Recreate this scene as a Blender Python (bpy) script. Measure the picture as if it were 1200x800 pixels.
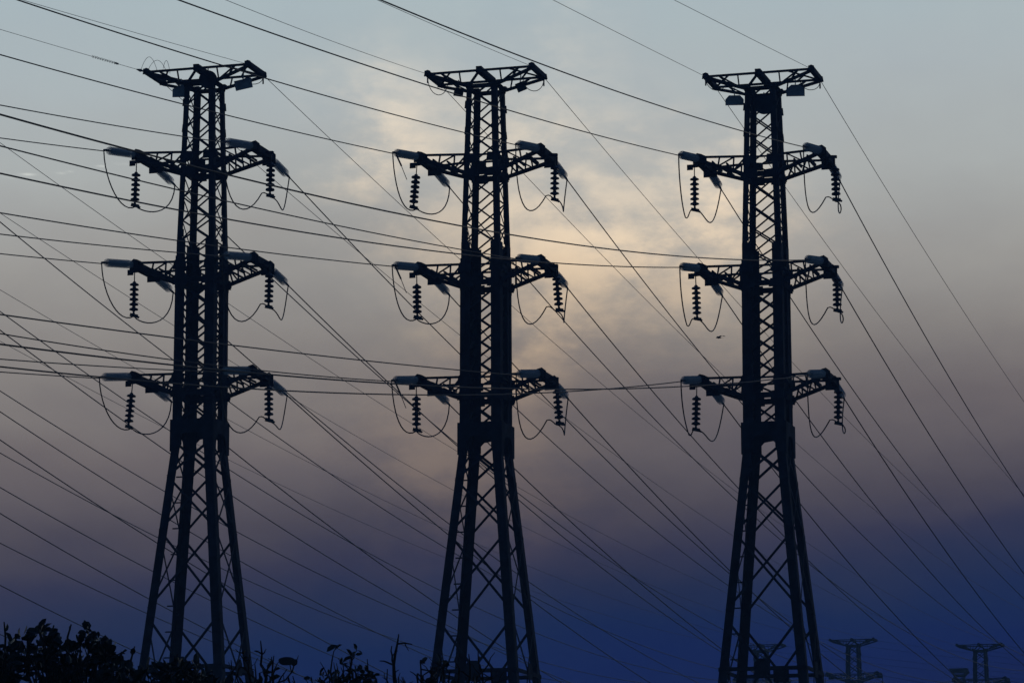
import bpy, bmesh, math, random
from mathutils import Vector, Matrix, Quaternion
R = math.radians
for o in list(bpy.data.objects): bpy.data.objects.remove(o)
scene = bpy.context.scene
C = scene.collection

# ------------------------------------------------------------------ camera
CAMZ = 1.6
PITCH = 10.3877
cam = bpy.data.cameras.new('camera'); cam.sensor_width = 36; cam.lens = 36*4122.2/1200
cam.clip_start = .5; cam.clip_end = 20000
co = bpy.data.objects.new('camera', cam); C.objects.link(co)
co.matrix_world = Matrix.Translation((0, 0, CAMZ)) @ Matrix.Rotation(R(90+PITCH), 4, 'X') @ Matrix.Rotation(R(-.10), 4, 'Z')
scene.camera = co

# ------------------------------------------------------------------ dusk sky
def lin(c):
    return tuple(((v/255)/12.92 if v/255 <= .04045 else ((v/255+.055)/1.055)**2.4) for v in c)
world = bpy.data.worlds.new('World'); scene.world = world; world.use_nodes = True
nt = world.node_tree; nt.nodes.clear()
def N(t, **k):
    n = nt.nodes.new(t)
    for a, b in k.items(): setattr(n, a, b)
    return n
def put(sock, v):
    if hasattr(v, 'is_output') or isinstance(v, bpy.types.NodeSocket): nt.links.new(v, sock)
    else: sock.default_value = v
def M(op, a, b=None, c=None, clamp=False):
    n = N('ShaderNodeMath', operation=op, use_clamp=clamp)
    put(n.inputs[0], a)
    if b is not None: put(n.inputs[1], b)
    if c is not None: put(n.inputs[2], c)
    return n.outputs[0]
def smooth(v, a, b):
    n = N('ShaderNodeMapRange', interpolation_type='SMOOTHSTEP'); put(n.inputs[0], v)
    n.inputs[1].default_value = a; n.inputs[2].default_value = b
    return n.outputs[0]
tc = N('ShaderNodeTexCoord'); dirv = tc.outputs['Generated']
sx = N('ShaderNodeSeparateXYZ'); put(sx.inputs[0], dirv)
dx, dy, dz = sx.outputs
def noise(scale, detail, rough, sxyz, off=0):
    mp = N('ShaderNodeMapping'); put(mp.inputs[0], dirv); mp.inputs['Scale'].default_value = sxyz
    mp.inputs['Location'].default_value = (off, off*.7, off*.3)
    n = N('ShaderNodeTexNoise'); put(n.inputs['Vector'], mp.outputs[0])
    n.inputs['Scale'].default_value = scale; n.inputs['Detail'].default_value = detail; n.inputs['Roughness'].default_value = rough
    return n.outputs[0]
n_big = noise(7, 4, .55, (1, 1, 2.6), 3.1)
n_mid = noise(22, 6, .6, (1, 1, 1.7), 7.7)
n_fine = noise(60, 6, .62, (1, 1, 2.2), 1.3)
n_w2 = noise(16, 5, .6, (1, 1, 1.3), 11.9)
dxw = M('ADD', dx, M('MULTIPLY', M('SUBTRACT', n_mid, .5), .075)); dzw = M('ADD', dz, M('MULTIPLY', M('SUBTRACT', n_w2, .5), .06))
# height in the sky, tilted a little and ruffled by the cloud layers
t = M('SUBTRACT', dz, M('MULTIPLY', dx, M('SUBTRACT', .115, M('MULTIPLY', smooth(dz, .10, .20), .10))))
t = M('ADD', t, M('MULTIPLY', M('SUBTRACT', n_big, .5), .035))
t = M('ADD', t, M('MULTIPLY', M('SUBTRACT', n_mid, .5), .012))
ramp = N('ShaderNodeValToRGB'); put(ramp.inputs[0], M('MULTIPLY', t, 2.0, clamp=True))
stops = [(0.0, (14, 24, 78)), (.06, (6, 24, 74)), (.0847, (9, 31, 81)), (.0965, (18, 37, 78)), (.1085, (35, 45, 76)), (.12, (54, 55, 77)), (.1324, (76, 72, 82)), (.1564, (108, 101, 102)),
         (.1803, (135, 130, 126)), (.2042, (153, 151, 147)), (.2278, (165, 169, 168)), (.2512, (166, 175, 178)), (.2745, (163, 177, 182)), (.34, (140, 158, 172)), (.42, (100, 122, 150)), (.5, (52, 72, 108))]
el = ramp.color_ramp.elements
while len(el) > 1: el.remove(el[-1])
el[0].position = stops[0][0]*2; el[0].color = (*lin(stops[0][1]), 1)
for p, c in stops[1:]:
    e = el.new(min(p*2, 1)); e.color = (*lin(c), 1)
# clouds lit by the sun below the horizon: patches at fixed directions, broken up by noise
def px_dir(x, y):
    a = R(PITCH)
    u, v = (x-600)/4122.2, -(y-400)/4122.2
    d = Vector((u, math.cos(a)-v*math.sin(a), math.sin(a)+v*math.cos(a)))
    return d.normalized()
def patch(x, y, rx, ry):
    d = px_dir(x, y)
    a = M('DIVIDE', M('SUBTRACT', dxw, d.x), rx/4122.2)
    b = M('DIVIDE', M('SUBTRACT', dzw, d.z), ry/4122.2)
    r2 = M('ADD', M('MULTIPLY', a, a), M('MULTIPLY', b, b))
    return M('POWER', 2.71828, M('MULTIPLY', r2, -1.0))
front = smooth(dy, .2, .8)
def total(items):
    s = None
    for x, y, rx, ry, w in items:
        p = M('MULTIPLY', patch(x, y, rx, ry), w)
        s = p if s is None else M('ADD', s, p)
    return s
warm = total([(465, 135, 62, 60, .95), (500, 210, 70, 60, .5), (560, 270, 110, 100, .35), (660, 160, 90, 90, .35), (745, 225, 120, 75, .7), (855, 235, 55, 60, .9),
              (690, 300, 80, 60, .45), (640, 395, 75, 75, .7), (780, 300, 100, 90, .5), (560, 540, 130, 90, .22), (880, 330, 120, 120, .25), (660, 20, 60, 70, .25)])
cl = M('MULTIPLY', warm, M('ADD', .22, M('MULTIPLY', smooth(M('ADD', M('MULTIPLY', n_mid, .58), M('MULTIPLY', n_fine, .42)), .38, .62), .85)))
cl = M('MULTIPLY', cl, front)
addc = N('ShaderNodeMix', data_type='RGBA', blend_type='ADD'); addc.clamp_factor = False
put(addc.inputs[0], cl); put(addc.inputs[6], ramp.outputs[0]); addc.inputs[7].default_value = (.32, .205, .090, 1)
# cool darker cloud on the right of the glow
cool = total([(1000, 430, 190, 170, .15), (700, 520, 120, 60, .20), (720, 650, 160, 60, .25), (380, 300, 120, 80, .12), (400, 640, 150, 60, .15)])
mulc = N('ShaderNodeMix', data_type='RGBA', blend_type='MULTIPLY'); put(mulc.inputs[0], M('MULTIPLY', cool, M('ADD', .5, n_mid), clamp=True))
put(mulc.inputs[6], addc.outputs[2]); mulc.inputs[7].default_value = (.40, .47, .60, 1)
# small bright wisps low on the left
_a, _b = dxw, dzw; dxw, dzw = dx, dz
wsp = total([(8, 207, 7, 1.5, .8), (33, 203.5, 8, 1.4, .8), (72, 202, 5, 1.4, .5), (85, 200, 6, 1.3, .7), (120, 194, 6, 1.3, .9), (146, 191.5, 13, 1.2, .6)])
wc = N('ShaderNodeMix', data_type='RGBA', blend_type='ADD'); wc.clamp_factor = False
put(wc.inputs[0], M('MULTIPLY', M('MULTIPLY', wsp, front), smooth(n_fine, .35, .6))); put(wc.inputs[6], mulc.outputs[2]); wc.inputs[7].default_value = (.22, .22, .19, 1)
# a gentle overall mottling
mo = N('ShaderNodeMix', data_type='RGBA', blend_type='MULTIPLY'); mo.inputs[0].default_value = 1; mo.clamp_factor = False
mv = M('ADD', .94, M('MULTIPLY', n_mid, .12)); cb = N('ShaderNodeCombineColor')
put(cb.inputs[0], mv); put(cb.inputs[1], M('ADD', .95, M('MULTIPLY', n_mid, .10))); put(cb.inputs[2], M('ADD', .985, M('MULTIPLY', n_mid, .03)))
put(mo.inputs[6], wc.outputs[2]); put(mo.inputs[7], cb.outputs[0])
# the eastern half of the dome, behind the viewer, is already dark
back = M('ADD', .26, M('MULTIPLY', smooth(dy, -.1, .8), .92))
dusk = N('ShaderNodeMix', data_type='RGBA', blend_type='MULTIPLY'); put(dusk.inputs[0], M('SUBTRACT', 1.0, smooth(dy, -.2, .7)))
put(dusk.inputs[6], mo.outputs[2]); dusk.inputs[7].default_value = (.30, .62, 1.0, 1)
bg = N('ShaderNodeBackground'); put(bg.inputs[0], dusk.outputs[2]); put(bg.inputs[1], back)
SUN_EL, SUN_AZ = 1.5, 6.0
sky = N('ShaderNodeTexSky', sky_type='NISHITA'); sky.sun_disc = False; sky.sun_elevation = R(SUN_EL); sky.sun_rotation = R(SUN_AZ)
sky.air_density = 1.0; sky.dust_density = .6
bg2 = N('ShaderNodeBackground'); put(bg2.inputs[0], sky.outputs[0]); bg2.inputs[1].default_value = .0003
ad = N('ShaderNodeAddShader'); put(ad.inputs[0], bg.outputs[0]); put(ad.inputs[1], bg2.outputs[0])
wo = N('ShaderNodeOutputWorld'); put(wo.inputs[0], ad.outputs[0])

# ------------------------------------------------------------------ the last weak sunlight, from behind the pylons
sun = bpy.data.lights.new('sun', 'SUN'); sun.energy = .05; sun.angle = R(3); sun.color = (1, .78, .55)
so = bpy.data.objects.new('sun', sun); C.objects.link(so)
sd = Vector((math.sin(R(SUN_AZ))*math.cos(R(SUN_EL)), math.cos(R(SUN_AZ))*math.cos(R(SUN_EL)), math.sin(R(SUN_EL))))
so.rotation_euler = sd.to_track_quat('Z', 'Y').to_euler(); so.location = sd*50+Vector((0, 0, 40))
scene.view_settings.view_transform = 'Standard'; scene.view_settings.look = 'None'
scene.view_settings.exposure = 0; scene.view_settings.gamma = 1; scene.view_settings.use_curve_mapping = False

# ------------------------------------------------------------------ materials
def mat(name, col, rough=.6, metal=0, var=.35, scale=3., trans=0, col2=None, ior=1.5):
    m = bpy.data.materials.new(name); m.use_nodes = True; t_ = m.node_tree; b = t_.nodes['Principled BSDF']
    tx = t_.nodes.new('ShaderNodeTexCoord'); no = t_.nodes.new('ShaderNodeTexNoise'); no.inputs['Scale'].default_value = scale; no.inputs['Detail'].default_value = 5
    t_.links.new(tx.outputs['Object'], no.inputs['Vector'])
    r = t_.nodes.new('ShaderNodeValToRGB'); c2 = col2 or tuple(v*(1-var) for v in col)
    r.color_ramp.elements[0].position = .38; r.color_ramp.elements[1].position = .66
    r.color_ramp.elements[0].color = (*c2, 1); r.color_ramp.elements[1].color = (*col, 1)
    t_.links.new(no.outputs[0], r.inputs[0]); t_.links.new(r.outputs[0], b.inputs['Base Color'])
    b.inputs['Roughness'].default_value = rough; b.inputs['Metallic'].default_value = metal
    b.inputs['Transmission Weight'].default_value = trans; b.inputs['IOR'].default_value = ior
    return m
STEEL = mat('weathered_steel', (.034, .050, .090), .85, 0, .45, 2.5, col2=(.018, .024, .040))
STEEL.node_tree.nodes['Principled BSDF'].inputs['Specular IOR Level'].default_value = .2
PLATE = mat('painted_plate', (.62, .68, .72), .45, 0, .3, 6)
GLASS = mat('insulator_glass', (.80, .88, .90), .20, 0, .10, 8)
GLASS.node_tree.nodes['Principled BSDF'].inputs['Alpha'].default_value = .30
PORC = mat('dark_porcelain', (.030, .036, .075), .30, 0, .3, 8)
FIT = mat('galvanised_fitting', (.06, .07, .08), .5, .5, .3, 12)
WIRE = mat('aluminium_wire', (.022, .024, .028), .55, .3, .3, .5)
BARK = mat('bark', (.06, .05, .045), .9, 0, .4, 9)
LEAF = mat('leaf', (.045, .075, .070), .45, 0, .4, 4)
FEATH = mat('dark_feather', (.04, .04, .045), .8, 0, .3, 20)
CONC = mat('concrete', (.28, .28, .27), .9, 0, .25, 3)
GROUND = mat('dry_grass_ground', (.07, .075, .04), .95, 0, .5, .25, col2=(.09, .07, .045))

# ------------------------------------------------------------------ helpers
def obj(name, bm, m, parent=None, loc=None):
    me = bpy.data.meshes.new(name)
    bmesh.ops.recalc_face_normals(bm, faces=bm.faces)
    bm.to_mesh(me); bm.free(); me.materials.append(m)
    o = bpy.data.objects.new(name, me); C.objects.link(o)
    if parent: o.parent = parent
    if loc is not None: o.location = loc
    return o
def tag(o, label=None, cat=None, group=None, kind=None):
    for k, v in (('label', label), ('category', cat), ('group', group), ('kind', kind)):
        if v: o[k] = v
    return o
def empty(name, loc=(0, 0, 0), rz=0):
    o = bpy.data.objects.new(name, None); C.objects.link(o); o.location = loc; o.rotation_euler = (0, 0, rz); o.empty_display_size = .3
    return o
def box8(bm, pts):
    v = [bm.verts.new(p) for p in pts]
    for f in ((0, 1, 2, 3), (7, 6, 5, 4), (0, 4, 5, 1), (1, 5, 6, 2), (2, 6, 7, 3), (3, 7, 4, 0)):
        bm.faces.new([v[i] for i in f])
def bar(bm, p, q, w, h=None, up=None):
    p, q = Vector(p), Vector(q); h = h or w; d = (q-p)
    if d.length < 1e-6: return
    d.normalize(); up = Vector(up) if up else (Vector((0, 0, 1)) if abs(d.z) < .9 else Vector((0, 1, 0)))
    s = d.cross(up).normalized(); u = s.cross(d).normalized(); s *= w/2; u *= h/2
    box8(bm, [p-s-u, p+s-u, p+s+u, p-s+u, q-s-u, q+s-u, q+s+u, q-s+u])
def angle(bm, p, q, w, n1, n2, th=.014, w2=None):
    """angle iron: corner line p-q, flanges of width w towards n1 and n2"""
    p, q, n1, n2 = Vector(p), Vector(q), Vector(n1).normalized(), Vector(n2).normalized()
    box8(bm, [p, p+n1*w, p+n1*w+n2*th, p+n2*th, q, q+n1*w, q+n1*w+n2*th, q+n2*th])
    p2, q2 = p+n2*(th+.001), q+n2*(th+.001)
    w = w2 or w
    box8(bm, [p2, p2+n1*th, p2+n1*th+n2*(w-th), p2+n2*(w-th), q2, q2+n1*th, q2+n1*th+n2*(w-th), q2+n2*(w-th)])
def tube(bm, pts, r, n=6, cap=True):
    pts = [Vector(p) for p in pts]; rings = []; ref = None
    rr = r if isinstance(r, (list, tuple)) else [r]*len(pts)
    for i, p in enumerate(pts):
        d = (pts[min(i+1, len(pts)-1)]-pts[max(i-1, 0)]).normalized()
        if ref is None: ref = Vector((0, 0, 1)) if abs(d.z) < .9 else Vector((1, 0, 0))
        s = d.cross(ref).normalized(); u = s.cross(d).normalized(); ref = u
        rings.append([bm.verts.new(p+(s*math.cos(2*math.pi*k/n)+u*math.sin(2*math.pi*k/n))*rr[i]) for k in range(n)])
    for a, b in zip(rings, rings[1:]):
        for k in range(n): bm.faces.new((a[k], a[(k+1) % n], b[(k+1) % n], b[k]))
    if cap: bm.faces.new(rings[0][::-1]); bm.faces.new(rings[-1])
def lathe(bm, prof, n=16, mtx=None):
    rings = []
    for r, z in prof:
        rings.append([bm.verts.new((r*math.cos(2*math.pi*k/n), r*math.sin(2*math.pi*k/n), z)) for k in range(n)] if r > 1e-5 else [bm.verts.new((0, 0, z))])
    for a, b in zip(rings, rings[1:]):
        for k in range(n):
            if len(a) == 1 and len(b) == 1: continue
            if len(a) == 1: bm.faces.new((a[0], b[k], b[(k+1) % n]))
            elif len(b) == 1: bm.faces.new((a[k], a[(k+1) % n], b[0]))
            else: bm.faces.new((a[k], a[(k+1) % n], b[(k+1) % n], b[k]))
    if mtx: bmesh.ops.transform(bm, matrix=mtx, verts=bm.verts)
def slab(bm, c, ax, ay, th, outline):
    """flat plate of thickness th, outline in (ax, ay) metres round c"""
    c, ax, ay = Vector(c), Vector(ax).normalized(), Vector(ay).normalized(); n = ax.cross(ay).normalized()
    a = [bm.verts.new(c+ax*x+ay*y-n*th/2) for x, y in outline]; b = [bm.verts.new(c+ax*x+ay*y+n*th/2) for x, y in outline]
    bm.faces.new(a[::-1]); bm.faces.new(b)
    for i in range(len(a)): j = (i+1) % len(a); bm.faces.new((a[i], a[j], b[j], b[i]))
children = lambda o: [c for c in bpy.data.objects if c.parent == o]
def copy_tree(o, parent=None, skip=()):
    c = o.copy(); C.objects.link(c); c.parent = parent
    for ch in kids[o.name] if o.name in kids else children(o):
        if ch.name.split('.')[0] in skip: continue
        copy_tree(ch, c, skip)
    return c
kids = {}

# ------------------------------------------------------------------ ground
bm = bmesh.new()
random.seed(4)
n = 60; S = 4000
gv = [[bm.verts.new(((i/n*2-1)**3*S, (j/n*2-1)**3*S, 0 if (abs((i/n*2-1)**3*S) < 700 and abs((j/n*2-1)**3*S) < 700) else random.uniform(-.5, .2))) for i in range(n+1)] for j in range(n+1)]
for j in range(n):
    for i in range(n): bm.faces.new((gv[j][i], gv[j][i+1], gv[j+1][i+1], gv[j+1][i]))
tag(obj('ground', bm, GROUND), kind='structure')

# ------------------------------------------------------------------ pylons
PHI = 16.148
ZL, ZM, ZU, ZT = 22.434, 26.443, 30.426, 33.481
A_, B_, W_, WT = 2.214, 1.923, .878, .787
TW = {1: (-10.95, 121.843, .19), 2: (-.915, 121.479, 0.), 3: (9.02, 122.475, .15), 0: (-21.75, 124.9, -.81), -1: (-30.195, 120.35, -1.60)}
FAR = Vector((51.85, 185.62, -1.33)); FDZ = {1: -1.45, 0: .3, -1: .2}
def hs(z):
    """outer half side of the body"""
    if z >= 27.3: return .545+.03*(33.1-z)/5.8
    if z >= 20.0: return .700+.02*(27.3-z)/7.3
    return .765+(20.0-z)*.0985
CS = ((-1, -1), (1, -1), (1, 1), (-1, 1))
def build_pylon():
    root = empty('lattice_pylon')
    # legs, each one piece of stepped angle iron from the footing to the top
    for sx_, sy_ in CS:
        bm = bmesh.new()
        P = lambda z, e=0: Vector((sx_*(hs(z)+e), sy_*(hs(z)+e), z))
        n1, n2 = (-sx_, 0, 0), (0, -sy_, 0)
        angle(bm, P(27.1), P(33.12), .20, n1, n2, .02)
        angle(bm, (sx_*.70, sy_*.70, 27.32), (sx_*.722, sy_*.722, 20.0), .325, n1, n2, .02, .42)
        angle(bm, (sx_*.725, sy_*.725, 26.75), (sx_*.745, sy_*.745, 20.0), .20, n1, n2, .02)
        angle(bm, P(20.3), P(-.6), .31, n1, n2, .024)
        for k in range(6):
            z = 32.35-k*.95
            if k in (2,): continue
            slab(bm, P(z, .012)+Vector((sx_*.015, 0, 0)), (sx_, 0, 0), (0, 0, 1), .02, ((-.12, -.16), (.045, -.16), (.02, .12), (-.12, .12)))
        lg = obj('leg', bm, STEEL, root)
        bm = bmesh.new(); c = P(-.3)
        box8(bm, [(c.x+a*.5, c.y+b*.5, zz) for zz, a_ in ((-1.2, 1), (.25-a_ if False else .0, 1)) for a, b in CS] if False else
             [(c.x+a*.45, c.y+b*.45, zz) for zz in (-1.2, .28) for a, b in CS])
        obj('footing', bm, CONC, lg)
    # lacing of crossed bars on the four faces, one mesh per storey
    def face(bm, z0, z1, k, w, flip=0, inset=.03, both=True):
        a, b = CS[k], CS[(k+1) % 4]; e = inset
        def p(c, z): return Vector((c[0]*(hs(z)-e), c[1]*(hs(z)-e), z))
        nrm = Vector(((a[0]+b[0])/2, (a[1]+b[1])/2, 0))
        off = nrm*.018
        bar(bm, p(a, z0)+off, p(b, z1)+off, w, .016, up=nrm)
        if both: bar(bm, p(b, z0)-off*.3, p(a, z1)-off*.3, w, .016, up=nrm)
    bm = bmesh.new()
    for k in range(4):
        for zt_, zb, nn in ((33.0, ZU+.12, 3), (ZU-.72, 27.2, 3)):
            h = (zt_-zb)/nn
            for i in range(nn): face(bm, zb+i*h, zb+(i+1)*h, k, .058)
        face(bm, ZU-.54, ZU+.05, k, .06, both=False)
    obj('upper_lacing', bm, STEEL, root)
    bm = bmesh.new()
    for k in range(4):
        for zt_, zb, nn in ((ZM-.75, ZL+.12, 4), (ZL-.75, 20.85, 1)):
            h = (zt_-zb)/nn
            for i in range(nn): face(bm, zb+i*h, zb+(i+1)*h, k, .075, inset=.16)
        face(bm, ZM-.54, ZM+.05, k, .07, both=False, inset=.1); face(bm, ZL-.54, ZL+.05, k, .07, both=False, inset=.1)
        face(bm, ZM+.1, 27.2, k, .06, inset=.14)
        # batten plates across the inside of each pair of chords
    obj('middle_lacing', bm, STEEL, root)
    bm = bmesh.new()
    lv = [20.15, 18.9, 17.0, 14.25]
    for k in range(4):
        for i in range(3): face(bm, lv[i+1], lv[i], k, (.095, .085, .085)[i])
        a, b = CS[k], CS[(k+1) % 4]
        p = lambda c, z, e=.03: Vector((c[0]*(hs(z)-e), c[1]*(hs(z)-e), z))
        nrm = Vector(((a[0]+b[0])/2, (a[1]+b[1])/2, 0)); mid = (p(a, 12.28)+p(b, 12.28))/2
        bar(bm, p(a, 14.0), mid, .09, .02, up=nrm); bar(bm, p(b, 14.0), mid, .09, .02, up=nrm)
        bar(bm, p(a, 9.3), mid-Vector((0, 0, .1)), .09, .02, up=nrm); bar(bm, p(b, 9.3), mid-Vector((0, 0, .1)), .09, .02, up=nrm)
        for z0, z1 in ((5.2, 9.3), (.3, 5.2)): face(bm, z0, z1, k, .1)
        # short secondary struts that stiffen the narrow side of the panels
        for z in (16.9, 14.3): bar(bm, p(a, z), p(a, z)*.86+Vector((0, 0, z*.14)), .05, .02, up=nrm)
    obj('lower_lacing', bm, STEEL, root)
    # belts of channel round the body where the arms join, and the low belt with its centre plates
    def belt(z, w, ext=0, e=.0, name='belt', parent=root):
        bm = bmesh.new(); h_ = hs(z)+.012+e
        for k in range(4):
            a, b = Vector((*CS[k], 0)), Vector((*CS[(k+1) % 4], 0)); d = (b-a).normalized()
            sh = .0 if k % 2 == 0 else -.03
            bar(bm, a*h_+Vector((0, 0, z))-d*(ext+sh), b*h_+Vector((0, 0, z))+d*(ext+sh), .03, w, up=(0, 0, 1))
        return obj(name, bm, STEEL, parent)
    for z in (ZU, ZM, ZL):
        belt(z-.58, .20, .13); belt(z+.05, .07)
    belt(12.2, .14)
    for k in range(4):
        bm = bmesh.new()
        a, b = CS[k], CS[(k+1) % 4]; nrm = Vector(((a[0]+b[0])/2, (a[1]+b[1])/2, 0)); t_ = Vector((b[0]-a[0], b[1]-a[1], 0))
        slab(bm, nrm*(hs(12.2)+.045)+Vector((0, 0, 12.28)), t_, (0, 0, 1), .02, ((-.28, -.3), (.28, -.3), (.28, .12), (.14, .26), (-.14, .26), (-.28, .12)))
        obj('centre_plate', bm, STEEL, root)
    # gusset plates at the arm joints
    for z in (ZU, ZM, ZL):
        for (sx_, sy_) in CS:
            h_ = hs(z)+.03
            bm = bmesh.new()
            slab(bm, (sx_*h_, sy_*(h_-.18), z-.02), (0, 1, 0), (0, 0, 1), .02, ((-.24, -.17), (.24, -.17), (.18, .17), (-.2, .17)))
            slab(bm, (sx_*(h_-.16), sy_*(h_+.01), z-.03), (1, 0, 0), (0, 0, 1), .02, ((-.24, -.16), (.26, -.16), (.26, .12), (-.2, .16)))
            slab(bm, (sx_*(h_-.2), sy_*(h_+.02), z-.60), (1, 0, 0), (0, 0, 1), .02, ((-.28, -.14), (.28, -.14), (.26, .2), (-.22, .16)))
            bar(bm, (sx_*(h_-.02), sy_*(h_-.02), z-.85), (sx_*(h_-.02), sy_*(h_-.02), z+.12), .05)
            obj('gusset_plate', bm, STEEL, root)
    # collar where the tapering base begins, with the arched opening below it
    bm = bmesh.new()
    for k in range(4):
        a, b = CS[k], CS[(k+1) % 4]; nrm = Vector(((a[0]+b[0])/2, (a[1]+b[1])/2, 0)); t_ = Vector((b[0]-a[0], b[1]-a[1], 0)).normalized()
        w = .79 if k % 2 == 0 else .785
        arch = [(w, 19.78), (w, 20.9), (-w, 20.9), (-w, 19.78), (-.52, 19.78), (-.50, 20.02), (-.44, 20.26), (-.3, 20.40), (0, 20.44), (.3, 20.40), (.44, 20.26), (.50, 20.02), (.52, 19.78)]
        slab(bm, nrm*.80, t_, (0, 0, 1), .02, arch)
    obj('collar', bm, STEEL, root)
    # cross arms
    for z in (ZU, ZM, ZL):
        for s in (-1, 1):
            bm = bmesh.new(); xa = s*A_; h0 = hs(z)
            for y in (-1, 1):
                tip = Vector((xa, y*W_, z)); up_ = Vector((s*h0, y*h0, z+.06)); lo = Vector((s*h0, y*h0, z-.58))
                up0 = Vector((xa-s*.10, y*W_, z+.09))
                bar(bm, up0, up_+Vector((0, 0, .03)), .07, .075)
                bar(bm, tip-Vector((0, 0, .02)), lo, .10, .13)
                for i, f in enumerate((.42, .74)):
                    a = up0.lerp(up_, f); b = tip.lerp(lo, f); bar(bm, a, b, .05)
                    if i < 1: bar(bm, b, up0.lerp(up_, .74), .05)
                bar(bm, tip.lerp(lo, .74), up_, .055)
            for f in (.3, .6):       # plan bracing
                a = Vector((xa, -W_, z)).lerp(Vector((s*h0, -h0, z-.58)), f); b = Vector((xa, W_, z)).lerp(Vector((s*h0, h0, z-.58)), min(f+.28, 1))
                c = Vector((xa, W_, z)).lerp(Vector((s*h0, h0, z-.58)), f)
                bar(bm, a, c, .05, .06); bar(bm, a+Vector((0, 0, .05)), b+Vector((0, 0, .05)), .05, .06)
                bar(bm, a+Vector((0, 0, .33*f)), c+Vector((0, 0, .33*f)), .05, .06)
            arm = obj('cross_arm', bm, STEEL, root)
            bm = bmesh.new()
            for dxx in (-.11, .11): bar(bm, (xa+dxx, -W_-.10, z+.02), (xa+dxx, W_+.10, z+.02), .07, .24)
            for y in (-W_-.02, -W_*.45, 0, W_*.45, W_+.02): bar(bm, (xa-.14, y, z+.02), (xa+.14, y, z+.02), .20, .20)
            slab(bm, (xa, -W_+.05, z+.02), (1, 0, 0), (0, 0, 1), .03, ((-.3, -.16), (.2, -.16), (.2, .12), (.05, .24), (-.1, .2), (-.3, .1)) if s > 0 else ((-.2, -.16), (.3, -.16), (.3, .1), (.1, .2), (-.05, .24), (-.2, .12)))
            slab(bm, (xa, W_-.05, z+.02), (1, 0, 0), (0, 0, 1), .03, ((-.3, -.28), (.2, -.28), (.2, .1), (.05, .24), (-.3, .1)) if s > 0 else ((-.2, -.28), (.3, -.28), (.3, .1), (-.05, .24), (-.2, .1)))
            obj('end_beam', bm, STEEL, arm)
            bm = bmesh.new()
            bar(bm, (xa+s*.08, -.02, z-.0), (xa+s*(.56 if s < 0 else .42), -.02, z-.02), .14, .09)
            if s < 0: slab(bm, (xa+s*.50, -.02, z-.05), (1, 0, 0), (0, 0, 1), .03, ((-.11, -.10), (.11, -.10), (.11, .10), (-.11, .10)))
            obj('hanger_bracket', bm, STEEL, arm)
    # the flat frame on top that carries the earth wires
    bm = bmesh.new(); z = ZT
    for y in (-1, 1):
        bar(bm, (-B_, y*WT, z), (B_, y*WT, z), .07, .075)
        for s in (-1, 1):
            bar(bm, (s*B_, y*WT, z-.06), (s*.5, y*.5, 33.0), .09, .10)
            bar(bm, (s*1.45, y*WT, z), (s*1.2, y*.67, 33.25), .045)
            bar(bm, (s*1.45, y*WT, z), (s*.75, y*.57, 33.08), .05)
            bar(bm, (s*.75, y*WT, z), (s*.75, y*.57, 33.08), .045)
            bar(bm, (0, y*WT, z), (s*.5, y*.5, 33.0), .07)
    for s in (-1, 1):
        bar(bm, (s*B_, -WT, z+.01), (s*1.1, WT, z+.01), .05); bar(bm, (s*1.1, -WT, z-.02), (s*B_, WT, z-.02), .05)
        pass
    tf = obj('top_frame', bm, STEEL, root)
    for xx, w in ((-B_, .17), (0, .20), (B_, .17)):
        bm = bmesh.new()
        bar(bm, (xx, -WT-.12, z+.015), (xx, WT+.12, z+.015), w, .17 if xx else .22)
        for y in (-WT-.02, WT+.02):
            slab(bm, (xx, y, z+.03), (1, 0, 0), (0, 0, 1), .04, ((-.13, -.11), (.13, -.11), (.1, .08), (0, .12), (-.1, .08)))
        obj('cross_beam', bm, STEEL, tf)
    bm = bmesh.new()
    for (sx_, sy_) in CS:
        bar(bm, (sx_*.5, sy_*.5, 33.0), (sx_*.5, sy_*.5, 33.14), .26, .26, up=(0, 1, 0))
        bar(bm, (sx_*.56, -.56, 33.02-.0), (sx_*.56, .56, 33.02), .03, .2)
        bar(bm, (-.56, sy_*.55, 32.98), (.56, sy_*.55, 32.98), .03, .16)
    obj('head_cap', bm, STEEL, root)
    # step bolts on the near left inner leg
    bm = bmesh.new()
    for i in range(18):
        z = 11+i*.9
        if z > 19.5: break
        h_ = hs(z); bar(bm, (-h_, h_-.1, z), (-h_-.30, h_-.1, z), .045)
    obj('step_bolts', bm, STEEL, root)
    return root

proto = build_pylon()
for o in bpy.data.objects:
    if o.parent: kids.setdefault(o.parent.name, []).append(o)
def place(o, t, far=False):
    x, y, z = TW[t]
    o.location = Vector((x, y, z)) + (FAR+Vector((0, 0, FDZ.get(t, 0))) if far else Vector((0, 0, 0))); o.rotation_euler = (0, 0, R(-PHI))
GP = 'lattice pylons in a row'
PL = {1: 'dark steel lattice pylon on the left, rising behind the leafy treetop', 2: 'dark steel lattice pylon in the middle of the three, bare branches at its foot',
      3: 'dark steel lattice pylon on the right, with the small distant pylons to its right',
      0: 'steel lattice pylon standing outside the picture, next left of the leafy tree', -1: 'steel lattice pylon far outside the picture, last of the row to the left'}
tower = {}
for t_ in (1, 2, 3, 0, -1):
    o = proto if t_ == 1 else copy_tree(proto)
    place(o, t_); tower[t_] = o
    tag(o, PL[t_], 'pylon', GP if t_ > 0 else 'pylons outside the picture')
FL = {-1: 'faint distant pylon half hidden behind the legs of the right pylon', 0: 'small distant pylon just right of the big right pylon, faint in haze', 1: 'small distant pylon furthest to the right, a tiny one beside it'}
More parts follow.
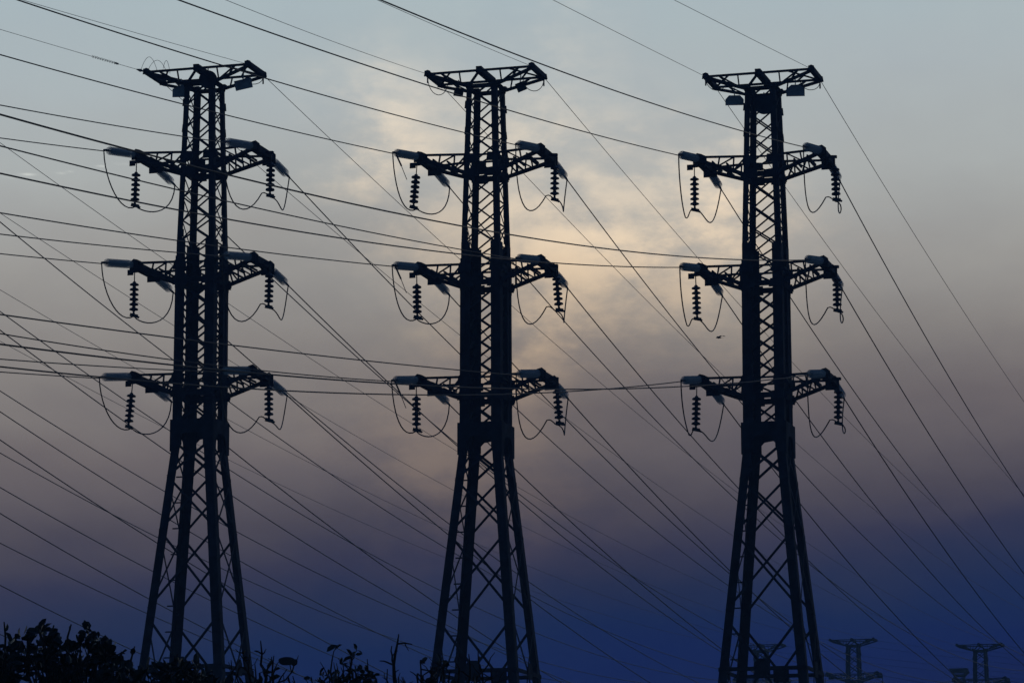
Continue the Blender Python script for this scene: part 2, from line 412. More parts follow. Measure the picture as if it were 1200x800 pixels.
for t_ in (-1, 0, 1):
    o = copy_tree(proto, skip=('step_bolts', 'footing', 'gusset_plate', 'centre_plate', 'hanger_bracket')); place(o, t_, True); tower[('far', t_)] = o
    tag(o, FL[t_], 'pylon', 'distant pylons in the haze')
for t_ in (2, 3):
    o = copy_tree(proto, skip=('step_bolts', 'footing', 'gusset_plate', 'centre_plate', 'hanger_bracket')); place(o, t_, True); tower[('far', t_)] = o
    tag(o, 'distant pylon outside the picture, %s beyond its right edge' % ('first' if t_ == 2 else 'second'), 'pylon', 'pylons outside the picture')
o = copy_tree(proto, skip=('step_bolts', 'footing', 'gusset_plate', 'centre_plate', 'hanger_bracket')); o.location = (44.7, 352, -.9); o.rotation_euler = (0, 0, R(80))
tag(o, 'tiny pylon turned edge-on, just left of the furthest right distant pylon', 'pylon', 'distant pylons in the haze')

# marker plates: a different set on every pylon
def local_plate(t_, name, c, outline, m, tilt=0, yaw=PHI-4):
    bm = bmesh.new()
    ax = Vector((math.cos(R(yaw)), math.sin(R(yaw)), 0)); az_ = Vector((0, 0, 1))
    ca, sa = math.cos(R(tilt)), math.sin(R(tilt)); a2 = ax*ca+az_*sa; z2 = az_*ca-ax*sa
    slab(bm, c, a2, z2, .04, outline)
    bar(bm, Vector(c)+z2*.1, Vector(c)+Vector((0, 0, .45)), .03)
    o = obj(name, bm, m, tower[t_]); return o
rect = lambda w, h: ((-w/2, -h/2), (w/2, -h/2), (w/2, h/2), (-w/2, h/2))
disc = lambda r: [(r*math.cos(i*math.pi/12), r*math.sin(i*math.pi/12)) for i in range(24)]
local_plate(1, 'marker_plate', (-.83, -.2, 32.85), ((-.3, -.22), (.3, -.22), (.3, .1), (.08, .24), (-.3, .08)), PLATE)
local_plate(1, 'marker_plate', (1.47, 0, 32.98), rect(.62, .36), PLATE, 12)
local_plate(1, 'round_plate', (.36, -.62, 33.08), disc(.33), STEEL)
local_plate(2, 'marker_plate', (-.98, -.1, 32.92), rect(.34, .3), STEEL, -10)
local_plate(2, 'marker_plate', (1.30, 0, 32.98), rect(.34, .33), STEEL, 22)
local_plate(3, 'marker_plate', (-1.05, 0, 32.75), ((-.33, -.19), (.33, -.19), (.33, .02), (.2, .17), (-.2, .17), (-.33, .02)), PLATE)
local_plate(3, 'marker_plate', (1.18, 0, 32.95), ((-.33, -.22), (.33, -.22), (.33, .05), (.15, .2), (-.15, .2), (-.33, .03)), PLATE)
local_plate(3, 'round_plate', (.16, -.62, 32.35), disc(.36), STEEL)

# ------------------------------------------------------------------ positions of the arm corners in the world
ph = R(PHI); AX = Vector((math.cos(ph), -math.sin(ph), 0)); PX = Vector((math.sin(ph), math.cos(ph), 0))
HZ = {'u': ZU, 'm': ZM, 'l': ZL, 't': ZT}
def corner(t_, k, fn, far=False):
    x, y, z = TW[t_]; top = k[0] == 't'; L = B_ if top else A_; s = -1 if k[1] == 'L' else 1
    p = Vector((x, y, z+HZ[k[0]])) + AX*(s*L) + PX*((WT if top else W_)*fn)
    return p + FAR + Vector((0, 0, FDZ.get(t_, 0))) if far else p
def dirn(az, d): return Vector((math.sin(R(az)), math.cos(R(az)), d))
LL, LR = 2.893, 2.027
DL, DR = dirn(196.62, -.171), dirn(15.4, -.117)

# ------------------------------------------------------------------ insulator strings
prof_p = [(.0, .09), (.06, .085), (.068, .045), (.10, .035), (.15, .012), (.163, -.012), (.160, -.042), (.12, -.035), (.11, -.055), (.085, -.04), (.07, -.06), (.055, -.085), (.0, -.09)]
prof_d = [(.0, .07), (.04, .065), (.045, .02), (.08, .012), (.14, -.002), (.152, -.012), (.148, -.022), (.08, -.006), (.04, -.02), (.03, -.065), (.0, -.07)]
def disc_bm(scale=1, n=16, prof=None):
    bm = bmesh.new(); lathe(bm, [(r*scale, z) for r, z in (prof or prof_d)], n); return bm
def suspension(n=6):
    root = empty('hanging_insulator')
    for i in range(n): obj('disc', disc_bm(1.0, 16, prof_p), PORC, root, (0, 0, -.45-i*.178)) if i == 0 else None
    first = [c for c in children(root)][0]
    for f in first.data.polygons: f.use_smooth = True
    for i in range(1, n):
        c = first.copy(); C.objects.link(c); c.parent = root; c.location = (0, 0, -.45-i*.178)
    bm = bmesh.new(); tube(bm, [(0, 0, 0), (0, 0, -.32), (0, 0, -.40), (0, 0, -.47)], [.018, .02, .045, .05], 8); tube(bm, [(0, 0, -.40), (0, 0, -.50-n*.178)], .034, 8); obj('rod', bm, FIT, root)
    bm = bmesh.new(); z0 = -.42-n*.178
    tube(bm, [(0, 0, z0+.06), (0, 0, z0-.06)], [.03, .06], 8)
    bar(bm, (-.13, 0, z0-.05), (.15, 0, z0-.12), .07, .12); bar(bm, (.10, 0, z0-.1), (.2, 0, z0-.17), .06, .07)
    obj('clamp', bm, FIT, root)
    return root, Vector((0, 0, z0-.12))
def tension(L, n):
    """a string pulled out along its own +Z, the pylon end at the origin"""
    root = empty('tension_insulator'); z0 = .42; st = (L-.42-.36)/n
    bm = disc_bm(1.0, 16); bmesh.ops.rotate(bm, verts=bm.verts, matrix=Matrix.Rotation(math.pi, 3, 'X'))
    f0 = obj('disc', bm, GLASS, root, (0, 0, z0))
    for f in f0.data.polygons: f.use_smooth = True
    for i in range(1, n):
        c = f0.copy(); C.objects.link(c); c.parent = root; c.location = (0, 0, z0+i*st)
    bm = bmesh.new(); tube(bm, [(0, 0, 0), (0, 0, .34)], .03, 6); tube(bm, [(0, 0, .30), (0, 0, z0+n*st)], .028, 8); obj('rod', bm, FIT, root)
    bm = bmesh.new(); tube(bm, [(0, 0, z0+n*st-.05), (0, 0, L-.12), (0, 0, L+.05)], [.04, .045, .03], 8)
    tube(bm, [(0, 0, L-.12), (.0, -.02, L-.02), (0, -.0, L-.02)], [.035, .03, .02], 6); obj('end_clamp', bm, FIT, root)
    return root
susp, JOFF = suspension()
tenL, tenR = tension(LL, 18), tension(LR, 12)
for r_ in (susp, tenL, tenR): kids[r_.name] = children(r_)
LV = {'u': 'top', 'm': 'middle', 'l': 'lowest'}; SD = {'L': 'left', 'R': 'right'}; TN = {1: 'left', 2: 'middle', 3: 'right'}
def orient(o, d):
    o.rotation_mode = 'QUATERNION'; o.rotation_quaternion = d.to_track_quat('Z', 'Y')
used = set()
def take(p):
    if p.name in used: return copy_tree(p)
    used.add(p.name); return p
def arc(a, b, sag, n=12, push=Vector((0, 0, 0))):
    out = []
    for i in range(n+1):
        u = i/n; p = a.lerp(b, u); w = 4*u*(1-u); p = p+Vector((0, 0, -sag*w))+push*w; out.append(p)
    return out
rj = random.Random(12)
def bez(p0, p1, p2, p3, n=12):
    return [p0*(1-u)**3+p1*3*u*(1-u)**2+p2*3*u*u*(1-u)+p3*u**3 for u in [i/n for i in range(n+1)]]
for t_ in (1, 2, 3):
    for lv in 'uml':
        for sd_ in 'LR':
            k = lv+sd_; s = -1 if sd_ == 'L' else 1
            where = 'the %s pylon\'s %s %s arm' % (TN[t_], LV[lv], SD[sd_])
            ctr = (corner(t_, k, 1)+corner(t_, k, -1))/2
            o = take(susp); o.location = ctr+AX*(s*.34)-PX*.02+Vector((0, 0, -.03)); o.rotation_euler = (R(rj.uniform(-4, 4)), R(rj.uniform(-4.5, 4.5)), R(-PHI+rj.uniform(-25, 25)))
            tag(o, 'dark ribbed insulator string hanging straight down from %s' % where, 'insulator', 'hanging insulator strings')
            hang = Vector(o.location)+JOFF
            a = corner(t_, k, -1); o = take(tenL); o.location = a+Vector((0, 0, .04)); orient(o, DL)
            tag(o, 'pale glass insulator string pulled towards the left from %s' % where, 'insulator', 'stretched insulator strings on the near side')
            la = a+DL*LL
            b = corner(t_, k, 1); o = take(tenR); o.location = b; orient(o, DR)
            tag(o, 'pale glass insulator string slanting down to the right from %s' % where, 'insulator', 'stretched insulator strings on the far side')
            lb = b+DR*LR
            bm = bmesh.new(); D = Vector((0, 0, -1))
            if sd_ == 'L':
                d1 = rj.uniform(.25, .45); p1 = bez(la, la+D*1.1+AX*.05, hang+D*.3-AX*.55, hang)
                p2 = bez(hang, hang+D*d1+AX*.3, lb+D*(1.0+d1)-AX*.05, lb)
                if t_ == 3:
                    dp = hang+D*rj.uniform(.12, .3)-AX*rj.uniform(.28, .38)
                    p1 = bez(la, la+D*.9, dp-AX*.12+Vector((0, 0, .35)), dp, 8)[:-1]+bez(dp, dp+AX*.14+D*.14, hang-AX*.22+Vector((0, 0, .22)), hang, 7)
                    p2 = bez(hang, hang+AX*.42+Vector((0, 0, .10)), lb-AX*.42+D*(2.05+d1*.8), lb, 14)
            else:
                d1 = rj.uniform(.35, .6)
                hump = hang-AX*.34+Vector((0, 0, .17))
                p1 = bez(la, la+D*(1.9+d1)-AX*.02, hump-AX*.60+D*(.85+d1*.4), hump, 14)[:-1]+bez(hump, hump+AX*.15+Vector((0, 0, .07)), hang-AX*.1+Vector((0, 0, .06)), hang, 5)
                p2 = bez(hang, hang+AX*.50+D*.05, lb-AX*.30+D*(1.65+d1*.9), lb, 14)
            tube(bm, p1+p2[1:], .023, 6)
            o = obj('jumper_cable', bm, WIRE); tag(o, 'slack jumper cable looping under %s' % where, 'cable', 'jumper cables')
            if sd_ == 'L' and t_ == 2:
                bm = bmesh.new(); tube(bm, [la+DL*-.35, la+AX*.25+D*.45-DL*.2], .03, 6); tube(bm, [la+AX*.25+D*.45-DL*.2, la+AX*.45+D*.95-DL*.2], .013, 5)
                o = obj('arcing_horn', bm, FIT); tag(o, 'short metal stick hanging beyond the tip of %s' % where, 'fitting', 'hanging fittings on the middle pylon')

# simplified strings on the distant pylons, a few pixels each
fs = None
for t_ in (-1, 0, 1):
    nm_ = {-1: 'the faint pylon behind the right one', 0: 'the nearer-left distant pylon', 1: 'the furthest right pylon'}[t_]
    for k in ('uL', 'uR', 'mL', 'mR', 'lL', 'lR'):
        s = -1 if k[1] == 'L' else 1; ctr = (corner(t_, k, 1, True)+corner(t_, k, -1, True))/2+AX*(s*.34)+Vector((0, 0, -.2))
        if fs is None:
            bm = bmesh.new(); tube(bm, [(0, 0, 0), (0, 0, -.4)], .03, 6)
            pr = [(0.02, -.4)]
            for i in range(6): pr += [(.15, -.46-i*.178), (.05, -.52-i*.178)]
            lathe(bm, pr+[(0, -1.7)], 8); o = fs = obj('hanging_insulator', bm, PORC)
        else: o = fs.copy(); C.objects.link(o)
        o.location = ctr; tag(o, 'tiny insulator string under the %s %s arm of %s' % (LV[k[0]], SD[k[1]], nm_), 'insulator', 'insulators on the distant pylons')

# ------------------------------------------------------------------ overhead wires
TAB = {(1, 'tL'): (202.0, -0.105, 0.0003), (2, 'tL'): (189.0, -0.2, 0.0003), (3, 'tL'): (192.0, -0.178, 0.00005), (3, 'tR'): (198.0, -0.134, 0.00005), (2, 'tR'): (192.0, -0.174, 0.0002), (1, 'tR'): (202.0, -0.12, 0.0003), (1, 'uL'): (196.62, -0.1821, 0.000513), (1, 'uR'): (196.62, -0.1783, 0.00052), (2, 'uL'): (196.62, -0.1599, 0.000429), (2, 'uR'): (196.62, -0.1642, 0.000452), (3, 'uL'): (196.62, -0.1716, 0.000437), (3, 'uR'): (196.62, -0.1809, 0.000525), (1, 'mL'): (196.62, -0.1617, 0.000517), (1, 'mR'): (196.62, -0.1715, 0.000519), (2, 'mL'): (196.62, -0.1657, 0.000437), (2, 'mR'): (196.62, -0.1515, 0.000406), (3, 'mL'): (196.62, -0.1975, 0.00064), (3, 'mR'): (196.62, -0.2042, 0.000678), (1, 'lL'): (196.62, -0.1431, 0.000521), (1, 'lR'): (196.62, -0.1543, 0.000529), (3, 'lL'): (200, -0.198, 0.0009),
       (2, 'lL'): (200, -0.138, 0.00085), (2, 'lR'): (196.62, -0.142, 0.00025), (3, 'lR'): (200, -0.198, 0.0008)}
AN = lambda k: ('%s top tip' % SD[k[1]]) if k[0] == 't' else '%s %s arm' % (LV[k[0]], SD[k[1]])
TAUT = {}
for (t_, k), (az, m_, kk) in TAB.items():
    st = corner(t_, k, -1) + (Vector((0, 0, 0)) if k[0] == 't' else DL*LL)
    d = dirn(az, 0); pts = []
    for i in range(61):
        s = i*1.8; pts.append(st+d*s+Vector((0, 0, m_*s+kk*s*s)))
    bm = bmesh.new(); tube(bm, pts, .0085 if k[0] == 't' else .0185, 5)
    o = obj('overhead_wire', bm, WIRE)
    tag(o, '%s wire going up left from the %s pylon\'s %s' % ('thin earth' if k[0] == 't' else 'thick', TN[t_], AN(k)), 'power line', 'wires running off to the upper left')
KC, KE = .00067, .00034

for t_ in (3, 2, 1, 0, -1):
    for k in ('tL', 'tR', 'uL', 'uR', 'mL', 'mR', 'lL', 'lR'):
        top = k[0] == 't'
        a = corner(t_, k, 1); b = corner(t_, k, -1, True)
        if not top and t_ > 0: a = a+DR*LR
        L = (b-a).to_2d().length; kk = KE if top else KC
        pts = []
        for i in range(71):
            u = i/70; p = a.lerp(b, u); p.z -= kk*L*L*u*(1-u); pts.append(p)
        bm = bmesh.new(); tube(bm, pts, .0115 if top else .0215, 5)
        o = obj('overhead_wire', bm, WIRE)
        if t_ > 0: lb_ = '%s wire sagging down right from the %s pylon\'s %s' % ('thin earth' if top else 'thick', TN[t_], AN(k))
        else:
            lb_ = '%s wire from the left edge to the %s of %s' % ('earth' if top else 'dark', AN(k), {0: 'the left distant pylon', -1: 'the faint pylon'}[t_])
        tag(o, lb_, 'power line', 'wires sagging away to the lower right')
# the next span, onwards from the distant pylons to the right
for t_ in (-1, 0, 1):
    for k in ('tL', 'tR', 'uR', 'mR', 'uL'):
        a = corner(t_, k, 1, True); d = dirn(52, 0); top = k[0] == 't'; L = 150.; kk = .00042 if top else .00065; pts = []
        for i in range(41):
            s = i/40*L; pts.append(a+d*s+Vector((0, 0, -kk*s*(L-s)+.02*s)))
        bm = bmesh.new(); tube(bm, pts, .010 if top else .0165, 4)
        tag(obj('overhead_wire', bm, WIRE), 'faint wire leaving the %s of %s towards the right' % (AN(k), {-1: 'the half-hidden pylon', 0: 'the left distant pylon', 1: 'the furthest right pylon'}[t_]), 'power line', 'faint wires beyond the distant pylons')
# small fittings of the earth wires at the top frames
def loop(pts, r=.010, n=5):
    bm = bmesh.new(); tube(bm, pts, r, n); return bm
c1 = corner(1, 'tL', -1); w1 = dirn(202, -.105)
def P1(f, up, a=0): return c1+w1*f+Vector((0, 0, up))+AX*a
dmp = empty('spiral_damper', c1+w1*2.1+Vector((0, 0, .002)))
bm = bmesh.new(); hp = []
for i in range(90):
    s = i/89; th = s*2*math.pi*11; q = w1*(s*1.9)*1.0; sdv = w1.cross(Vector((0, 0, 1))).normalized()
    hp.append(q+Vector((0, 0, math.cos(th)*.04+.0003*(s*1.9)**2))+sdv*math.sin(th)*.04)
tube(bm, hp, .007, 4); obj('spiral_rod', bm, FIT, dmp)
bm = bmesh.new(); tube(bm, [Vector((0, 0, 0)), w1*.25], .026, 6); obj('grip', bm, FIT, dmp)
tag(dmp, 'small spiral damper wound round the thin earth wire left of the left pylon', 'damper')
lo = empty('earth_wire_loops', c1)
for j, (f0, f1, h_) in enumerate(((.28, -.55, .52), (-.1, -1.05, .42), (-.85, -1.2, .38))):
    a0 = -AX*f0*.75+Vector((0, 0, .08)); a1 = -AX*f1*.75+Vector((0, 0, -.12 if j else -.02))
    pts = [a0.lerp(a1, u)+Vector((0, 0, h_*math.sin(math.pi*u)**.8)) for u in [i/16 for i in range(17)]]
    obj('loop', loop(pts, .008), WIRE, lo)
bm = bmesh.new(); tube(bm, [w1*.25, w1*.45, w1*.75], [.02, .06, .015], 6); obj('grip', bm, FIT, lo)
tag(lo, 'thin springy wire loops standing up on the left end of the left pylon top', 'wire loops')
for t_, k, f, h_ in ((2, 'tL', -1, .75), (2, 'tR', 1, .55), (1, 'tR', 1, .35), (3, 'tR', 1, .40), (3, 'tL', -1, .45)):
    c = corner(t_, k, f); s = -1 if k[1] == 'L' else 1
    bm = bmesh.new(); a = c+Vector((0, 0, -.05)); b = c-AX*s*(.62)*(1 if f < 0 else 1)-PX*f*.5+Vector((0, 0, -.1))
    tube(bm, bez(a, a+Vector((0, 0, -h_*1.2)), b+Vector((0, 0, -h_*1.1)), b, 12), .014, 5)
    tube(bm, [a+Vector((0, 0, .02)), a+Vector((0, 0, -.28))], .03, 6)
    tag(obj('bonding_loop', bm, FIT), 'small wire loop hanging under the %s top tip of the %s pylon' % (SD[k[1]], TN[t_]), 'wire loop', 'bonding loops of the earth wires')

# ------------------------------------------------------------------ bird
def bird():
    root = empty('flying_bird')
    bm = bmesh.new()
    lathe(bm, [(0, -.24), (.025, -.2), (.06, -.08), (.075, .02), (.055, .12), (.035, .16), (.042, .20), (.028, .245), (.008, .27), (0, .30)], 12,
          Matrix.Rotation(R(90), 4, 'Y') @ Matrix.Scale(1, 4))
    bd = obj('body', bm, FEATH, root)
    for f in bd.data.polygons: f.use_smooth = True
    for s, up in ((1, .35), (-1, .05)):
        bm = bmesh.new()
        rows = [(0, -.06, .09, 0), (.12, -.08, .10, .05), (.26, -.12, .07, .11), (.40, -.20, -.02, .12), (.52, -.30, -.20, .10)]
        top_, bot = [], []
        for y, x0, x1, z in rows:
            zz = z*up/.2; top_.append((bm.verts.new((x0, s*y, zz+.006)), bm.verts.new((x1, s*y, zz+.012)))); bot.append((bm.verts.new((x0, s*y, zz-.004)), bm.verts.new((x1, s*y, zz-.008))))
        for i in range(4):
            bm.faces.new((top_[i][0], top_[i+1][0], top_[i+1][1], top_[i][1])); bm.faces.new((bot[i][0], bot[i][1], bot[i+1][1], bot[i+1][0]))
            bm.faces.new((top_[i][0], bot[i][0], bot[i+1][0], top_[i+1][0])); bm.faces.new((top_[i][1], top_[i+1][1], bot[i+1][1], bot[i][1]))
        bm.faces.new((top_[4][0], bot[4][0], bot[4][1], top_[4][1]))
        obj('wing', bm, FEATH, root)
    bm = bmesh.new(); slab(bm, (-.28, 0, 0), (1, 0, 0), (0, 1, 0), .01, ((-.10, -.07), (.08, -.025), (.08, .025), (-.10, .07), (-.07, 0))); obj('tail', bm, FEATH, root)
    return root
b = bird(); d = px_dir(842.5, 396); b.location = Vector((0, 0, CAMZ))+d*(160/d.y); b.rotation_euler = (R(-18), R(4), R(205)); b.scale = (.6, .6, .6)
tag(b, 'small dark bird gliding in the sky just left of the right pylon', 'bird')

# ------------------------------------------------------------------ trees in the foreground
def leaf(bm, base, d, L, w, rnd):
    d = d.normalized(); s = d.cross(Vector((rnd.uniform(-1, 1), rnd.uniform(-1, 1), rnd.uniform(.2, 1)))).normalized(); u = s.cross(d)
    c = L*.1*rnd.uniform(-1, 1)
    m0 = bm.verts.new(base); m1 = bm.verts.new(base+d*L*.4+u*c); m2 = bm.verts.new(base+d*L*.75+u*c*.8); m3 = bm.verts.new(base+d*L)
    f = w*.25
    l1 = bm.verts.new(base+d*L*.35+s*w/2+u*(c+f)); l2 = bm.verts.new(base+d*L*.75+s*w*.42+u*(c+f)); r1 = bm.verts.new(base+d*L*.35-s*w/2+u*(c+f)); r2 = bm.verts.new(base+d*L*.75-s*w*.42+u*(c+f))
    bm.faces.new((m0, m1, l1)); bm.faces.new((m1, m2, l2, l1)); bm.faces.new((m2, m3, l2))
    bm.faces.new((m0, r1, m1)); bm.faces.new((m1, r1, r2, m2)); bm.faces.new((m2, r2, m3))
def rdir(rnd, up=0.):
    v = Vector((rnd.gauss(0, 1), rnd.gauss(0, 1), rnd.gauss(0, 1)+up)); return v.normalized()
def grow(bm, p, d, L, r, depth, rnd, tips, crook=.25, spread=.7, up=.35):
    n = 4; pts = [p]; rad = [r]; q = p.copy()
    for i in range(n):
        d = (d+rdir(rnd, up)*crook).normalized(); q = q+d*(L/n); pts.append(q.copy()); rad.append(r*(1-.45*(i+1)/n))
    tube(bm, pts, rad, 6 if r > .02 else 4)
    if depth == 0: tips.append((q, d)); return
    for j in range(rnd.choice((2, 3, 3))):
        f = rnd.choice((2, 3, 4)); nd = (d+rdir(rnd, up)*spread).normalized()
        grow(bm, pts[f], nd, L*rnd.uniform(.6, .8), rad[f]*.68, depth-1, rnd, tips, crook, spread, up)
    if depth <= 1: tips.append((q, d))
def pz(y, Y): return CAMZ+Y*math.tan(R(PITCH)-math.atan((y-400)/4122.2))
def pX(x, Y): return (x-600)/4122.2*Y*1.012

def leafy_tree(name, base, skyline, Y, depth_y, seed, nclump, label, leafL):
    rnd = random.Random(seed); root = empty(name, base); B = Vector(base)
    bm = bmesh.new(); tp = []
    ttop = Vector((.15, 0, 2.1))
    tube(bm, [(0, 0, -.1), (.03, .02, .7), (.1, -.03, 1.4), ttop], [.15, .12, .10, .085], 10); obj('trunk', bm, BARK, root)
    lb = bmesh.new(); fb = bmesh.new()
    limbs = [ttop+Vector((math.cos(a)*.9, math.sin(a)*.8, rnd.uniform(.5, 1.0))) for a in [i*math.pi/3+.2 for i in range(6)]]
    for l in limbs: tube(lb, [ttop-Vector((0, 0, .1)), ttop.lerp(l, .5)+rdir(rnd)*.08, l], [.07, .05, .035], 7)
    for i in range(nclump):
        x = rnd.uniform(-2.7, 2.0)+B.x; yy = rnd.uniform(-depth_y, depth_y)
        topz = skyline(x)
        if topz is None: continue
        topz -= yy*.04+.07+.06*math.sin(x*9.3)*math.sin(x*4.1+yy*5)
        z = topz+.03-rnd.random()**1.4*1.1
        c = Vector((x, B.y+yy, z))-B
        l = min(limbs, key=lambda q: (q-c).length)
        tube(lb, [l, l.lerp(c, .5)+rdir(rnd)*.08, c], [.022, .013, .006], 4)
        for j in range(rnd.randint(7, 13)):
            d = rdir(rnd, .25); st = c+d*rnd.uniform(.0, .05)
            L = leafL*rnd.uniform(.45, 1.3); leaf(fb, st, d, L, L*rnd.uniform(.4, .7), rnd)
    obj('branches', lb, BARK, root); obj('crown', fb, LEAF, root)
    return tag(root, label, 'tree')
SK = [(-60, 760), (0, 757), (25, 753), (52, 753), (72, 751), (88, 757), (100, 762), (106, 751), (128, 754), (140, 768), (155, 784), (175, 789), (240, 788), (262, 797), (285, 812)]
def skyline(x):
    px = x/(30*1.012)*4122.2+600
    if px < SK[0][0]: return pz(752, 30)
    if px > SK[-1][0]: return None
    for (a, ya), (b_, yb) in zip(SK, SK[1:]):
        if a <= px <= b_: return pz(ya+(yb-ya)*(px-a)/(b_-a), 30)
tree = leafy_tree('leafy_tree', (-4.3, 30, 0), skyline, 30, .9, 5, 900, 'dark leafy treetop of broad leaves in the bottom left corner', .10)
rnd = random.Random(2)
# single twigs and leaves standing up from its top
bm = bmesh.new(); fb = bmesh.new()
for (x0, y0, x1, y1, lf) in ((12, 745, 10, 727, 1), (38, 745, 58, 727, 2), (40, 745, 56, 736, 2), (64, 745, 68, 731, 1), (84, 745, 88, 730, 1), (158, 772, 162, 756, 1), (142, 766, 152, 761, 2), (205, 780, 212, 765, 1)):
    a = Vector((pX(x0, 30), 30, pz(y0, 30)))-Vector(tree.location); b_ = Vector((pX(x1, 30), 30, pz(y1, 30)))-Vector(tree.location)
    tube(bm, [a-Vector((0, 0, .35)), a, b_], [.012, .010, .006], 5)
    for j in range(lf): leaf(fb, a.lerp(b_, .30+.25*j), (b_-a)+rdir(rnd)*.05, (b_-a).length*.6, .03+.015*lf, rnd)
for i in range(46):
    x = rnd.uniform(-30, 250); px_ = x; zt_ = skyline(pX(x, 30))
    if zt_ is None: continue
    a = Vector((pX(x, 30), 30+rnd.uniform(-.4, .4), zt_-.12))-Vector(tree.location); d = (rdir(rnd, .8)+Vector((0, 0, .5))).normalized(); L = rnd.uniform(.10, .20)
    m_ = a+d*L*.6+rdir(rnd)*.015; e_ = a+d*L+rdir(rnd)*.02
    tube(bm, [a, m_, e_], [.006, .004, .0025], 4)
    if rnd.random() < .7: leaf(fb, m_, (d+rdir(rnd)*.8).normalized(), rnd.uniform(.035, .075), rnd.uniform(.02, .04), rnd)
obj('shoots', bm, BARK, tree); obj('shoot_leaves', fb, LEAF, tree)

def bare(name, base, top_pts, seed, label, nleaf, dy=0):
    """a thinly leafed shrub: a crooked stem to every listed tip, with side twigs"""
    rnd = random.Random(seed); root = empty(name, base); B = Vector(base)
    tb = bmesh.new(); bb = bmesh.new(); fb = bmesh.new(); fork = Vector((0, 0, 1.9))
    tube(tb, [(0, 0, -.1), (.05, .03, .8), (-.04, 0, 1.4), fork], [.09, .075, .06, .05], 9); obj('trunk', tb, BARK, root)
    mids = {}
    for (x, y, w) in top_pts:
        tip = Vector((pX(x, B.y), B.y+rnd.uniform(-.2, .2), pz(y, B.y)))-B
        m = fork.lerp(tip, .5)+Vector((rnd.uniform(-.1, .1), 0, -.2)); e = tip-Vector((rnd.uniform(-.06, .06), 0, .38))
        pts = [fork, m, m.lerp(e, .6)+rdir(rnd)*.05, e]; q = e
        for i in range(4):
            q = e.lerp(tip, (i+1)/4)+rdir(rnd)*(.022 if i < 3 else 0); pts.append(q)
        rr = [.035, .026, .02, .013, .010, .009, .007, .004]; rr = [v*w for v in rr]; tube(bb, pts, rr, 6)
        for i in range(rnd.randint(4, 7)):
            j = rnd.randint(3, 6); p = pts[j]; d = (rdir(rnd, .8)+Vector((rnd.uniform(-.9, .9), 0, .2))).normalized(); L = rnd.uniform(.06, .22); qs = [p]
            for s in range(4): d = (d+rdir(rnd, .3)*.45).normalized(); qs.append(qs[-1]+d*L/4)
            tube(bb, qs, [.006*w, .005*w, .005*w, .004*w, .003*w], 4)
            if rnd.random() < .5: p2 = qs[2]; d2 = (d+rdir(rnd)*.9).normalized(); tube(bb, [p2, p2+d2*L*.2, p2+d2*L*.4+rdir(rnd)*.01], [.004*w, .003*w, .002*w], 4)
            if rnd.random() < nleaf:
                for _ in range(rnd.randint(1, 3)): L2 = rnd.uniform(.05, .1); leaf(fb, qs[-1], rdir(rnd, .2), L2, L2*.5, rnd)
    # low tangle near the bottom of the view
    for i in range(34):
        x, y, w = rnd.choice(top_pts); x += rnd.uniform(-25, 25); yy = rnd.uniform(786, 830)
        p = Vector((pX(x, B.y), B.y+rnd.uniform(-.4, .4), pz(yy, B.y)))-B; d = rdir(rnd, .4); qs = [p]; L = rnd.uniform(.1, .3)
        for s in range(4): d = (d+rdir(rnd, .2)*.5).normalized(); qs.append(qs[-1]+d*L/4)
        st = fork.lerp(p, .75)+Vector((0, 0, -.1)); tube(bb, [st]+qs, [.010, .008, .007, .006, .004, .003], 4)
        if rnd.random() < .3+nleaf:
            for _ in range(rnd.randint(1, 4)): L2 = rnd.uniform(.05, .12); leaf(fb, qs[rnd.randint(1, 4)], rdir(rnd, .2), L2, L2*.55, rnd)
    return root, bb, fb
def finish(root, bb, fb, label, cat='shrub'):
    obj('branches', bb, BARK, root)
    if len(fb.faces): obj('leaves', fb, LEAF, root)
    tag(root, label, cat)
r1, bb, fb = bare('thin_branched_tree', (-1.95, 30, 0), [(309, 751, 1.3), (324, 768, 1.1), (296, 766, 1), (272, 770, 1), (345, 790, 1.1), (285, 780, 1), (210, 768, 1), (218, 778, 1)], 8, '', .12)
B = Vector(r1.location)
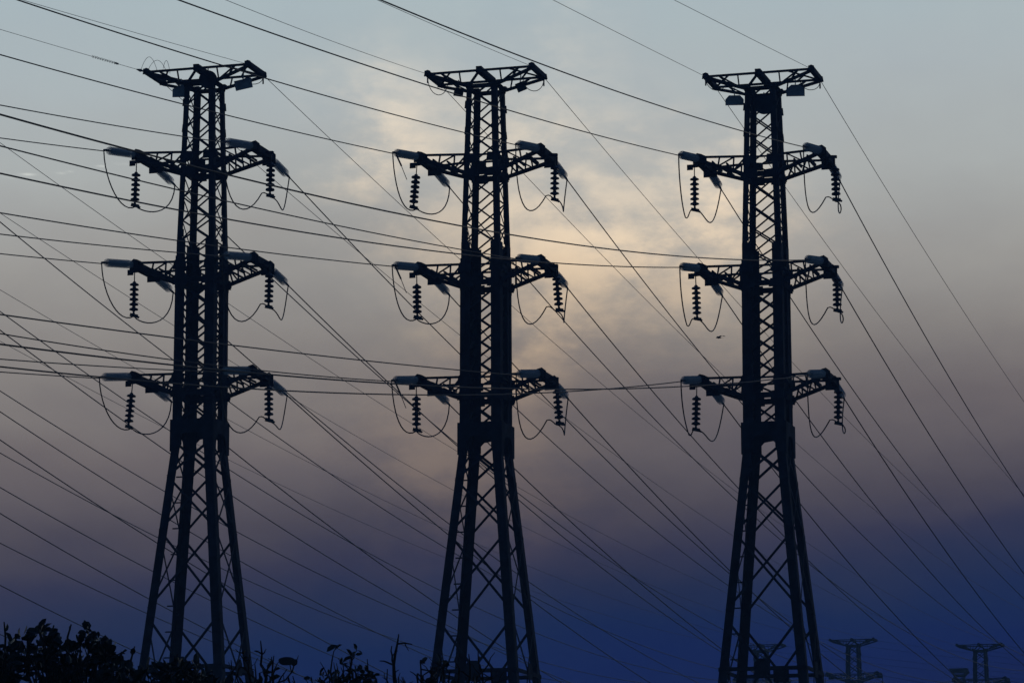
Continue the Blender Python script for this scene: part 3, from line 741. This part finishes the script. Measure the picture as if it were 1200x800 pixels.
# the one big leaf on its curved stalk
lp = Vector((pX(330, 30), 29.9, pz(774, 30)))-B; le = Vector((pX(350, 30), 29.9, pz(776, 30)))-B
sk = [Vector((pX(x, 30), 29.9, pz(y, 30)))-B for x, y in ((322, 803), (338, 797), (345, 788), (343, 779))]; tube(bb, sk, [.008, .007, .006, .005], 5)
bmv = []
for i in range(16):
    a = i/16*2*math.pi; bmv.append((math.cos(a)*.078*(1+.12*math.cos(a)), math.sin(a)*.036*(1+.15*math.sin(2*a))))
slab(fb, lp.lerp(le, .45), (1, 0, -.10), (.05, .25, 1), .012, bmv)
finish(r1, bb, fb, 'bare twiggy tree with one big round leaf, right of the left pylon legs', 'tree')
r2, bb, fb = bare('thin_branched_tree', (-1.2, 31, 0), [(413, 764, 1.1), (432, 772, 1), (421, 786, 1), (388, 788, 1), (400, 790, 1), (366, 790, 1)], 21, '', .3)
B = Vector(r2.location)
for cx_, cy_, n_ in ((427, 783, 8), (433, 794, 12), (384, 793, 9), (395, 799, 10)):
    for j in range(n_):
        L2 = rnd.uniform(.045, .085); leaf(fb, Vector((pX(cx_+rnd.uniform(-7, 7), 31), 31+rnd.uniform(-.05, .05), pz(cy_+rnd.uniform(-5, 5), 31)))-B, rdir(rnd, .1), L2, L2*.6, rnd)
finish(r2, bb, fb, 'spindly tree with a small clump of leaves, between the left and middle pylons', 'tree')
r3, bb, fb = bare('thin_branched_tree', (-.75, 31, 0), [(468, 742, 1.5), (456, 785, 1.1), (493, 772, 1.2), (505, 780, 1.2), (488, 790, 1), (520, 778, 1), (549, 764, 1.2), (560, 760, 1), (575, 784, 1)], 33, '', .05)
finish(r3, bb, fb, 'bare crooked branches standing at the foot of the middle pylon', 'tree')

# ------------------------------------------------------------------ dusk haze
hz = bmesh.new()
x0, x1, y0, y1, z0, z1 = -4300, 4300, -4300, 4300, -2.2, 34.6
box8(hz, [(x0, y0, z0), (x1, y0, z0), (x1, y1, z0), (x0, y1, z0), (x0, y0, z1), (x1, y0, z1), (x1, y1, z1), (x0, y1, z1)])
hm = bpy.data.materials.new('haze'); hm.use_nodes = True; t_ = hm.node_tree; t_.nodes.clear()
pv = t_.nodes.new('ShaderNodeVolumePrincipled'); pv.inputs['Color'].default_value = (.35, .62, .98, 1); pv.inputs['Density'].default_value = .0009; pv.inputs['Anisotropy'].default_value = .2
mo_ = t_.nodes.new('ShaderNodeOutputMaterial'); t_.links.new(pv.outputs[0], mo_.inputs['Volume'])
HAZE = True
if HAZE: tag(obj('haze', hz, hm), kind='stuff')
